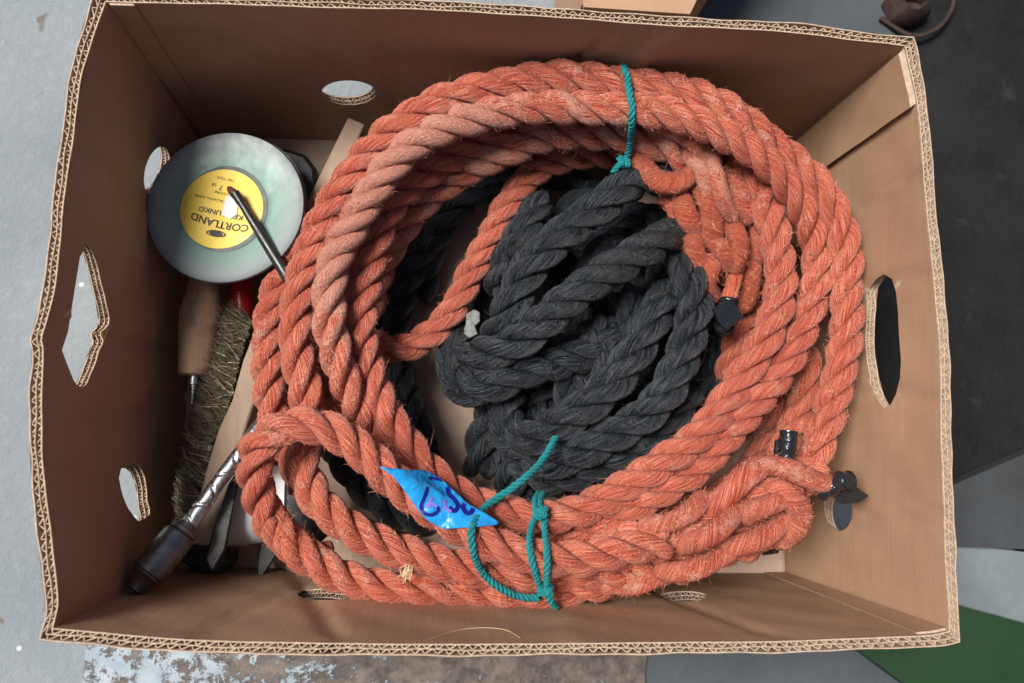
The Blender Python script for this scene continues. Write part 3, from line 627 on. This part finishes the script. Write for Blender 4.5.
# ------------------------------------------------------------------ draping
TP = np.vstack(TOPS)
def topz(px, py, extra=0., lo=.02, near=None):
    """height of the rope surface met first along the line of sight through px, py"""
    for z in np.arange(.205, lo, -.0012):
        p = P(px, py, z); d = np.linalg.norm(TP[:,:3]-p, axis=1)
        if (d < TP[:,3]+extra).any(): return z
    return lo
def draped(l, extra, sm=5, lo=.08, n=40):
    q, _ = spline(np.c_[np.array(l, float), np.zeros(len(l))], 3.0)
    z = np.array([topz(a, b, extra, lo) for a, b, _ in q]); zz = np.pad(z, sm//2+1, mode='edge')
    z = np.array([max(z[i], np.mean(zz[i:i+sm])) for i in range(len(z))]); zz = np.pad(z, sm//2, mode='edge'); z = np.convolve(zz, np.ones(sm)/sm, 'valid')[:len(z)]
    return [(a, b, zz_) for (a, b, _), zz_ in zip(q, z)]
def twine(pts, dia, F, par, name='cord', **k):
    return rope(pts, dia, F, name=name, mat=M['twine'], parent=par, lay=2.3, step=.0008, fuzz=900, n=10, wig=.0, top=False, **k)
def knot(cx, cy, z, r, F, par, seed=0):
    rr = np.random.default_rng(seed); pts = []
    for i in range(15):
        a = i*2.2+seed; e = r*(.75+.3*rr.random())
        pts.append((cx+e*math.cos(a), cy+e*.9*math.sin(a*1.3+.5), z+.0025*math.sin(i*1.9)+.001))
    return twine(pts, 7, F, par, 'knot')
F3 = []
t1 = thing('twine_tie', P(626,110,.17), 'teal twine tied around the top of the coral coil', 'twine', 'teal twine ties on the coil')
p = draped([(621,61),(627,75),(629,90),(632,105),(632,120),(631,135),(629,150),(625,160)], .0024)
z0 = p[-1][2]; twine([(619,55,p[0][2]-.016)]+p[::3]+[p[-1]], 7.6, F3, t1)
knot(624, 162, z0+.002, 6, F3, t1, 1); twine([(622,163,z0+.003),(616,168,z0+.002),(613,173,z0-.002)], 7, F3, t1, 'loose_end')
t2 = thing('twine_tie', P(530,540,.17), 'teal twine with a wide loose loop tied around the bottom of the coil', 'twine', 'teal twine ties on the coil')
pl = draped([(490,503),(480,513),(472,527),(472,545),(477,562),(487,578),(502,589),(520,597),(540,598)], .0024, 7)
lead = [(556,437,.132),(548,452,.145),(538,466,.155),(525,478,.165),(508,491,pl[0][2]+.004)]
pl = [(a, b, c+max(0., .005*(1-i/7))) for i, (a, b, c) in enumerate(pl)]
twine(lead+pl[::3]+[pl[-1]], 8, F3, t2)
pa = draped([(537,512),(531,530),(530,550),(535,572),(543,592)], .0024, 7); pb = draped([(543,512),(545,530),(547,550),(547,572),(546,592)], .0024, 7)
twine(pa[::3]+[pa[-1]], 7.5, F3, t2); twine(pb[::3]+[pb[-1]], 7.5, F3, t2)
pe = draped([(541,515),(540,500),(545,490)], .0024)
twine(pe[::2], 7, F3, t2, 'loose_end'); twine([(x-5, y, z+.002) for x, y, z in pe[::2]], 6, F3, t2, 'loose_end')
knot(540, 513, pa[0][2]+.003, 7.5, F3, t2, 2); knot(545, 590, pb[-1][2]+.004, 8, F3, t2, 3)
twine([(546,592,pb[-1][2]+.006),(551,601,pb[-1][2]),(556,607,pb[-1][2]-.012)], 7.5, F3, t2, 'loose_end')
F3b = F3; flush_fibres(F3b, 'loose_fibres', M['twine'], t2, .00008)

# blue tape wrapped on the rope, with handwriting
poly = [(379,466),(388,468),(400,469),(412,470),(425,470),(433,474),(441,479),(449,486),(457,493),(464,500),(470,505),(480,510),(490,516),(499,522),(497,525),(486,526),(475,527),(460,528),(444,529),(437,526),(430,522),(424,517),(419,511),(413,503),(407,494),(401,486),(394,477),(386,471)]
pts = [(x, y) for x in np.arange(379, 500, 3.0) for y in np.arange(465, 531, 3.0) if pip(x, y, poly) and min((x-a)**2+(y-b)**2 for a, b in poly) > 4]
n0 = len(pts); pts += poly
r = delaunay_2d_cdt([Vector(p) for p in pts], [(n0+i, n0+(i+1)%len(poly)) for i in range(len(poly))], [], 0, 1e-5)
V = np.array([tuple(v) for v in r[0]]); F = [f for f in r[2] if pip(*V[list(f)].mean(0), poly)]
zz = np.array([topz(a, b, .0012, .15) for a, b in V])
for _ in range(6):
    dd = np.hypot(V[:,None,0]-V[None,:,0], V[:,None,1]-V[None,:,1]); w = np.exp(-(dd/6)**2); zz = np.maximum(zz, (w@zz)/w.sum(1)-.0004)
def tape_z(x, y):
    w = np.exp(-(np.hypot(V[:,0]-x, V[:,1]-y)/4)**2); return float((w*zz).sum()/w.sum())
crease = lambda x, y: .0009*abs(math.sin(x*.11+y*.07))+.0006*abs(math.sin(x*.05-y*.16+1))
m = MB(); m.add([P(a, b, z+crease(a, b)) for (a, b), z in zip(V, zz)], F)
t = NT('blue_plastic_tape'); ob = t.obj()
M['blue'] = t.set(t.mix(t.noise(ob, 60, 3), (.005,.23,.62), (.03,.36,.78)), .32, t.bump(t.noise(ob, 70, 2, .4, .8), .004, .6), Specular_IOR_Level=.5, Coat_Weight=.3)
tape = m.build('blue_tape', M['blue'], coil, auto=60); s_ = tape.modifiers.new('s', 'SOLIDIFY'); s_.thickness = .0004
tape['label'] = 'glossy blue tape with dark blue handwritten marks'
M['ink'] = plain('navy_marker_ink', (.008,.012,.20), .35); M['ink2'] = plain('violet_marker_ink', (.22,.16,.62), .35)
m = MB()
def ink(pts, w, mi):
    q, _ = spline(np.c_[np.array(pts, float), np.zeros(len(pts))], 1.0); tn = np.gradient(q[:,:2], axis=0); tn /= np.linalg.norm(tn, axis=1)[:,None]
    nn = np.c_[-tn[:,1], tn[:,0]]; rows = []
    for (x, y, _), (a, b) in zip(q, nn):
        rows.append([P(x+s*a*w/2, y+s*b*w/2, tape_z(x+s*a*w/2, y+s*b*w/2)+crease(x+s*a*w/2, y+s*b*w/2)+.0009+mi*.0002) for s in (-1, 0, 1)])
    m.grid(np.array(rows), mi)
ink([(441,480),(434,478),(429,478)], 3, 0); ink([(428,487),(425,496),(421,507),(424,513),(431,515),(437,512),(438,508),(434,506)], 3.6, 0)
ink([(432,497),(429,503),(426,507),(432,504),(437,507)], 3, 1)
ink([(447,487),(449,494),(454,499),(458,506),(454,511),(449,507)], 4.2, 0); ink([(444,500),(446,508),(451,512)], 3.4, 1)
ink([(464,503),(463,508),(467,513),(471,512),(473,508)], 4.4, 0)
m.build('handwriting', [M['ink'], M['ink2']], tape, smooth=False)
# straw tuft caught between two turns
m = MB(); z0 = topz(410, 573, 0)
for i in range(26):
    a0 = rng.uniform(-1, 1); b = P(411+rng.uniform(-4,4), 566+rng.uniform(-3,3), z0+.003); e = P(404+rng.uniform(-7,9)+a0*3, 580+rng.uniform(-8,4), z0+.007+rng.uniform(-.002,.004)); mid = (b+e)/2+rng.normal(size=3)*.002
    q, _ = spline(np.array([b, mid, e]), .0015); m.tube(q, .00022, 4)
m.build('straw_tuft', M['straw'], coil)

# ------------------------------------------------------------------ tools
def lathe(prof, c, ax, n=40, mi=0, m=None, squash=1.):
    """profile (distance along ax, radius) turned around ax through c"""
    ax = np.array(ax, float); ax /= np.linalg.norm(ax); u = np.cross(ax, [0.3,0.2,1.]); u /= np.linalg.norm(u); v = np.cross(ax, u); m = m or MB()
    a = np.linspace(0, 2*np.pi, n, endpoint=False)
    m.grid(np.array([[c+ax*h+r*(np.cos(t_)*u+squash*np.sin(t_)*v) for t_ in a] for h, r in prof]), mi, cv=True); return m
# spool
SZ = .125; sc = P(227,208,SZ); SR = 79*pxm(SZ)
tilt = np.array([-.10,.05,1.]); tilt /= np.linalg.norm(tilt)
sp_ = thing('line_spool', P(227,208,.06), 'round grey green metal fishing line spool with a yellow paper label', 'spool')
t = NT('worn_teal_grey_metal'); ob = t.obj(); at_ = t.n('TexCoord').outputs['Object']
sub = t.n('VectorMath', operation='SUBTRACT'); t.l(ob, sub.inputs[0]); sub.inputs[1].default_value = tuple(sc)
ln = t.n('VectorMath', operation='LENGTH'); t.l(sub.outputs[0], ln.inputs[0])
rr = t.math('ADD', t.math('MULTIPLY', ln.outputs['Value'], 1/SR), t.math('MULTIPLY', t.math('SUBTRACT', t.noise(ob, 45, 4, .6), .5), .03))
colr = t.ramp(rr, [(.52, (.09,.155,.14)), (.58, (.14,.245,.215)), (.72, (.19,.28,.255)), (.82, (.215,.27,.265)), (.91, (.20,.235,.24)), (.97, (.14,.16,.17))])
colr = t.mix(t.math('MULTIPLY', t.ramp(t.noise(ob, 30, 5, .7), [(.5, 0.0), (.75, 1.0)]), .05), colr, (.22,.27,.27))
M['spool'] = t.set(colr, t.ramp(t.noise(ob, 80, 4), [(.3, .42), (.7, .6)]), t.bump(t.noise(ob, 200, 4), .001, .15), Metallic=.1, Specular_IOR_Level=.5)
k = SR
lathe([(-.002,0.0),(-.002,k*.55),(.001,k*.75),(.0035,k*.95),(.004,k*.985),(.0025,k),(.0005,k*.985),(-.0015,k*.93),(-.005,k*.6),(-.005,0.)][::-1], sc, tilt, 96).build('upper_flange', M['spool'], sp_, auto=60)
sc2 = P(232,205,SZ-.034); lathe([(0,0),(0,k*.97),(-.001,k*1.0),(-.003,k*.99),(-.004,k*.9),(-.004,0)], sc2, tilt, 96).build('lower_flange', M['spool'], sp_, auto=60)
M['dkline'] = plain('dark_wound_line', (.04,.06,.05), .6, bump=.8, bs=500)
lathe([(-.034,k*.78),(-.005,k*.78)], sc, tilt, 64).build('wound_line', M['dkline'], sp_)
M['yel'] = plain('yellow_paper_label', (.86,.60,.05), .45, var=.10, scale=30, bump=.1, bs=400)
lc = P(221,208,SZ)+tilt*.0003-tilt*((P(221,208,SZ)-sc)@tilt); LR = 42*pxm(SZ)
lathe([(0,LR),(0.0008,LR*.99),(.0008,0.)], lc-tilt*.0022, tilt, 72).build('paper_label', M['yel'], sp_, auto=60)
M['ringdark'] = plain('dark_groove', (.10,.12,.12), .6)
lathe([(0,LR*1.10),(.0005,LR*1.09),(.0005,LR*.98),(0,LR*.97)], lc-tilt*.0023, tilt, 72).build('centre_ring', M['ringdark'], sp_)
ey = None
def on_label(px, py, lift=.0008):          # the point of the tilted label plane seen at a pixel
    d = CM @ np.array([(px-512)/FL, -(py-341.5)/FL, -1.0]); o0 = lc-tilt*.0022+tilt*lift
    return CO+d*(((o0-CO)@tilt)/(d@tilt))
M['print'] = plain('black_print', (.03,.028,.02), .6)
def lettering(txt, cpx, ang, size_px, arc=0., bold=0., lift=.0011, width_px=None):
    cu = bpy.data.curves.new('lettering', 'FONT'); cu.body = txt; cu.size = 1; cu.align_x = 'CENTER'; cu.align_y = 'CENTER'; cu.offset = bold; cu.resolution_u = 3
    o = bpy.data.objects.new('lettering', cu); COL.objects.link(o); bpy.context.view_layer.update()
    me = bpy.data.meshes.new_from_object(o); bpy.data.objects.remove(o); v = np.zeros(len(me.vertices)*3); me.vertices.foreach_get('co', v); v = v.reshape(-1, 3)
    s = size_px*pxm(SZ)/.72; v *= s
    if width_px: w = v[:,0].max()-v[:,0].min(); v[:,0] *= width_px*pxm(SZ)/w
    if arc: v[:,1] += arc*v[:,0]**2
    a = math.radians(ang); c = on_label(*cpx, lift); ex = np.array([math.cos(a), math.sin(a), 0]); ex -= tilt*(ex@tilt); ex /= np.linalg.norm(ex); ey = np.cross(tilt, ex)
    w_ = c+v[:,:1]*ex+v[:,1:2]*ey; me.vertices.foreach_set('co', w_.ravel()); me.materials.append(M['print'])
    ob_ = bpy.data.objects.new('lettering', me); COL.objects.link(ob_); ob_.parent = sp_; return ob_
lettering('CORTLAND', (219,224), 167, 7.6, bold=.02, width_px=60, arc=-4)
lettering('KERPLUNK\u00ae', (221,213), 167, 5.2, bold=.02, width_px=46)
lettering('LEAD CORE', (226,194), 167, 2.6, bold=.01, width_px=24); lettering('TROLLING LINE', (213,199), 167, 2.4, bold=.01, width_px=38)
lettering('7', (221,187.5), 167, 5.2, bold=.01); lettering('LB', (214,184.5), 167, 3, bold=.01); lettering('100 YDS', (226,179), 167, 2.6, width_px=17)
m = MB()
for R1, R2 in ((10,8.2),(7,0)):
    a = np.linspace(0, 2*np.pi, 40, endpoint=False); out = np.array([on_label(216+R1*math.cos(t_), 233.5+R1*.34*math.sin(t_)+.13*R1*math.cos(t_), .0011) for t_ in a]); inn = np.array([on_label(216+R2*math.cos(t_), 233.5+R2*.28*math.sin(t_)+.13*R2*math.cos(t_), .0011) for t_ in a])
    m.grid(np.stack([out, inn], 0), cv=True)
m.build('emblem', M['print'], sp_, smooth=False)
M['white'] = plain('white_paper', (.78,.80,.80), .7)
m = MB(); m.prism(np.array([on_label(x, y, .0016) for x, y in [(226,197),(231,194),(238,202),(237,214),(230,219),(222,215),(223,205)]]), -tilt*.0004)
m.build('paper_scrap', M['white'], sp_, smooth=False)
m = MB(); m.prism(PP([(294,232),(300,223),(303,224),(299,235),(295,240)], SZ+.002), (0,0,-.0008))
tag(m.build('paper_scrap', M['white'], smooth=False), 'tiny white paper scrap between the spool rim and the coral rope', 'paper scrap')
# thin brush lying over the spool
th = thing('paint_brush', P(255,222,SZ+.006), 'thin black handled brush with brown tip lying across the spool', 'brush')
M['blackpl'] = plain('satin_black_metal', (.018,.019,.021), .38, var=.3, scale=90, bump=.1)
M['bristle_brown'] = plain('dark_red_bristle', (.09,.025,.018), .6, var=.4, scale=300)
d0, d1 = P(238,198,SZ+.009), P(292,284,SZ+.010); MB().tube([d0+(d1-d0)*f for f in (0,.1,.5,1)], [.0028,.0030,.0042,.0050], 18).build('handle', M['blackpl'], th)
e0 = P(228,187,SZ+.006); MB().tube([e0+(d0-e0)*f for f in (0,.15,.4,.8,1)], [.0008,.0024,.0032,.0034,.0028], 16).build('bristle_tip', M['bristle_brown'], th)
MB().tube([d0-(d1-d0)*.06, d0+(d1-d0)*.05], [.0036,.0034], 16).build('ferrule', M['blackpl'], th)

# wood handled awl
t = NT('worn_turned_wood'); ob = t.obj(); g = t.noise(t.mapping(ob, (260,22,120)), 1., 4, .6, .6)
M['wood'] = t.set(t.mix(t.ramp(t.noise(ob, 60, 3), [(.55, 0.0), (.75, 1.0)]), t.mix(g, (.30,.18,.105), (.54,.35,.22)), (.17,.10,.065)), .55, t.bump(g, .001, .4))
M['steel'] = plain('tarnished_steel', (.40,.42,.44), .32, metal=1, var=.25, scale=120, bump=.2)
th = thing('awl', P(200,330,.045), 'awl with a turned wooden handle below the spool', 'awl')
c0, c1_ = P(207,262,.075), P(195,376,.075); ax = c1_-c0; L = np.linalg.norm(ax); w = 20*pxm(.075)
lathe([(0,0),(0,w*.5),(.004,w*.66),(L*.25,w*.80),(L*.45,w*1.03),(L*.62,w*1.0),(L*.8,w*.9),(L*.93,w*.84),(L*.985,w*.82),(L,w*.7),(L,0)], c0, ax, 32).build('handle', M['wood'], th)
lathe([(L-.001,0),(L-.001,.0056),(L+.007,.0056),(L+.0075,.0034),(L+.012,.0032),(L+.012,.0)], c0, ax, 20).build('ferrule', M['steel'], th)
MB().tube([c0+ax*(1+f) for f in (.09,.16,.24)], [.0024,.0022,.0016], 12).build('shaft', M['steel'], th)
th = thing('screwdriver', P(242,300,.04), 'red plastic tool handle partly hidden under the spool', 'hand tool')
M['red'] = plain('glossy_red_plastic', (.50,.018,.018), .3, var=.1)
c0, c1_ = P(240,240,.058), P(243,322,.058); ax = c1_-c0; L = np.linalg.norm(ax); w = 11*pxm(.04)
lathe([(0,0),(0,w),(L*.8,w),(L*.95,w*.9),(L,w*.5),(L,0)], c0, ax, 24).build('handle', M['red'], th)
MB().tube([c1_-ax*.02, c1_+ax*.8], .003, 12).build('shaft', M['steel'], th)

# scrubbing brush on its side: wooden back, dense bristles
th = thing('wire_brush', P(225,440,.04), 'long brush on its side with wooden back and dark straw bristles', 'brush')
t = NT('pale_bare_wood'); ob = t.obj(); g = t.noise(t.mapping(ob, (130,22,130), (0,0,.35)), 1., 6, .75, .5)
M['palewood'] = t.set(t.mix(g, (.26,.175,.125), (.50,.365,.27)), .7, t.bump(g, .001, .5))
TZ = .085
out = PP([(256,328),(250,342),(243,360),(232,400),(218,430),(206,470),(196,510),(187,544),(214,547),(226,503),(238,458),(246,428),(257,395),(266,360),(272,335),(266,326)], TZ)
m = MB(); m.prism(out, (0,0,-.040)); m.build('back', M['palewood'], th, bevel=.002)
M['bristle'] = plain('dark_straw_bristle', (.13,.105,.06), .5, var=.7, scale=150)
M['bristle_pale'] = plain('pale_straw_bristle', (.45,.37,.25), .5, var=.3, scale=150)
for mat, cnt, nm in ((M['bristle'], 7500, 'bristles'), (M['bristle_pale'], 900, 'pale_bristles')):
    m = MB(); V8 = []
    n = cnt; f = rng.random(n); zz_ = .048+rng.random(n)*.036
    e = spline(np.c_[np.array([(252,322),(246,338),(238,365),(229,405),(214,440),(204,480),(195,518)], float), np.zeros(7)], 1.)[0]; tip = spline(np.c_[np.array([(226,312),(216,330),(207,362),(198,400),(187,440),(181,480),(176,510)], float), np.zeros(7)], 1.)[0]
    for i in range(n):
        a = e[int(f[i]*(len(e)-1))]; b = tip[int(np.clip(f[i]+rng.normal()*.03, 0, 1)*(len(tip)-1))]
        tuft = math.sin(f[i]*110)*1.2
        A = P(a[0]+rng.normal()*1, a[1]+tuft, zz_[i]); g_ = rng.uniform(.72, 1.08); Bp = P(a[0]+(b[0]-a[0])*g_+rng.normal()*3, a[1]+(b[1]-a[1])*g_-3*g_+rng.normal()*7, zz_[i]+rng.normal()*.004)
        mid = (A+Bp)/2+rng.normal(size=3)*.0022; wv = np.cross(Bp-A, rng.normal(size=3)); wv = wv/np.linalg.norm(wv)*.00027
        V8.append(np.array([A-wv, A+wv, mid-wv, mid+wv, Bp-wv*.5, Bp+wv*.5]))
    A = np.concatenate(V8); m.v = [A]; m.f = [q for i in range(n) for q in ((6*i,6*i+1,6*i+3,6*i+2),(6*i+2,6*i+3,6*i+5,6*i+4))]; m.m = [0]*(2*n); m.n = len(A)
    o = m.build(nm, mat, th, smooth=False); o['kind'] = 'stuff'
m = MB(); m.prism(PP([(252,324),(246,338),(238,365),(229,405),(214,440),(204,480),(195,518),(188,512),(193,475),(202,435),(215,395),(222,360),(236,328)], .074), (0,0,-.030)); m.build('bristle_core', M['bristle'], th)

# push drill with spiral shaft
th = thing('push_drill', P(190,530,.06), 'steel spiral push drill with a black chuck, in the lower left corner', 'drill')
M['chrome'] = plain('worn_chrome', (.55,.58,.60), .36, metal=1, var=.12, scale=160, bump=.15)
a0, a1 = P(262,424,.100), P(184,531,.118); ax = a1-a0; L = np.linalg.norm(ax); n = 150; k = 36
tt = np.linspace(0, 1, n); an = np.linspace(0, 2*np.pi, k, endpoint=False); axn = ax/L; u = np.cross(axn, [0,0,1.]); u /= np.linalg.norm(u); v = np.cross(axn, u)
def gro(a, t_):
    g1 = math.cos((a-t_*L*230)); g2 = math.cos((a+t_*L*230)); r_ = 1.
    if g1 > .95: r_ -= .15
    if g2 > .95: r_ -= .13
    return r_
G = np.array([[a0+ax*t_+.0063*gro(a_, t_)*(math.cos(a_)*u+math.sin(a_)*v) for a_ in an] for t_ in tt])
MB().grid(G, cv=True).build('spiral_shaft', M['chrome'], th, auto=60)
M['gunmetal'] = plain('dark_steel_chuck', (.20,.205,.21), .36, metal=.9, var=.35, scale=90, bump=.35)
b0, b1 = P(186,528,.118), P(133,591,.136); ax = b1-b0; L = np.linalg.norm(ax); w = 16*pxm(.12)
lathe([(-.004,0),(-.004,w*.5),(0,w*.55),(.001,w*.82),(.004,w*.85),(.0045,w*.75),(.006,w*.92),(.009,w*.98),(L*.62,w*1.06),(L*.72,w*1.02),(L*.73,w*.9),(L*.76,w*.96),(L*.80,w*.80),(L*.84,w*.66),(L*.98,w*.52),(L,w*.2),(L,0)], b0, ax, 40).build('chuck', M['gunmetal'], th, auto=35)

# blackened blades, grey tube and the rest of the litter at the bottom left
th = thing('black_scraper', P(230,510,.03), 'long black steel blade beside the drill shaft', 'blade')
m = MB(); m.prism(PP([(236,460),(242,466),(234,505),(225,550),(212,572),(205,560),(214,525),(226,490)], .091), (0,0,-.006)); m.build('blade', M['blackpl'], th, bevel=.0012)
m = MB(); m.prism(PP([(190,546),(206,541),(226,545),(232,560),(222,574),(200,574),(180,562)], .040), (0,0,-.032)); m.build('tang', M['blackpl'], th, bevel=.003)
m = MB(); m.prism(PP([(262,532),(280,532),(279,548),(272,562),(262,577),(257,574),(258,556)], .035), (0,0,-.006))
tag(m.build('steel_wedge', M['blackpl'], bevel=.001), 'black pointed steel wedge below the grey tube', 'wedge')
th = thing('grey_tube', P(260,505,.03), 'short shiny grey metal tube under the lower left rope loop', 'tube')
M['tubem'] = plain('brushed_grey_metal', (.62,.65,.68), .42, metal=0, var=.1, scale=40)
c0, c1_ = P(226,508,.040), P(292,502,.040); ax = c1_-c0; L = np.linalg.norm(ax); w = 36*pxm(.04)
w = min(w, .034); lathe([(0,w*.9),(0,w),(L,w),(L,w*.9),(.002,w*.88)], c0, ax, 48).build('tube_wall', M['tubem'], th, auto=50)
m = MB(); m.prism(PP([(284,478),(305,472),(318,500),(334,530),(318,545),(300,530),(283,512)], .085), (0,0,-.012)); 
tag(m.build('black_clamp', M['blackpl'], bevel=.003), 'flat black metal piece seen through the lower left rope loop', 'clamp')
m = MB(); m.prism(PP([(318,520),(345,512),(450,556),(452,590),(318,560)], .03), (0,0,-.02))
tag(m.build('wood_offcut', M['palewood'], bevel=.001), 'pale wood offcut lying under the bottom turns of rope', 'wood')
m = MB(); m.prism(PP([(348,117),(365,124),(330,205),(302,280),(280,276),(305,205)], .075), (0,0,-.02))
tag(m.build('wooden_stick', M['palewood'], bevel=.0015), 'pale wooden slat leaning between the spool and coral rope', 'wood slat')
m = MB(); m.prism(PP([(262,146),(288,148),(306,154),(316,168),(318,190),(310,210),(280,215),(262,200)], .062), (0,0,-.05))
M['blk'] = plain('matt_black_plastic', (.008,.008,.009), .5)
tag(m.build('black_block', M['blk'], bevel=.004), 'dark rounded black block half hidden behind the spool', 'block')
m = MB(); m.prism(PP([(466,314),(474,309),(480,312),(480,322),(475,326),(478,334),(470,338),(462,333),(466,324)], .085), (0,0,-.006))
M['chip'] = plain('dirty_white_plastic', (.17,.18,.17), .6, var=.5, scale=200)
tag(m.build('plastic_chip', M['chip'], bevel=.001), 'small dirty white plastic chip beside the black rope', 'chip')
W = WALLS['front']; q, _ = spline(np.array([W(*W.inv(x, y), -.0008) for x, y in [(430,640),(455,632),(480,629),(505,631),(520,639)]]), .003)
tag(MB().tube(q, .00018, 5).build('stray_fibre', M['straw']), 'single pale hair-thin fibre curved on the front cardboard wall', 'fibre')
settle()
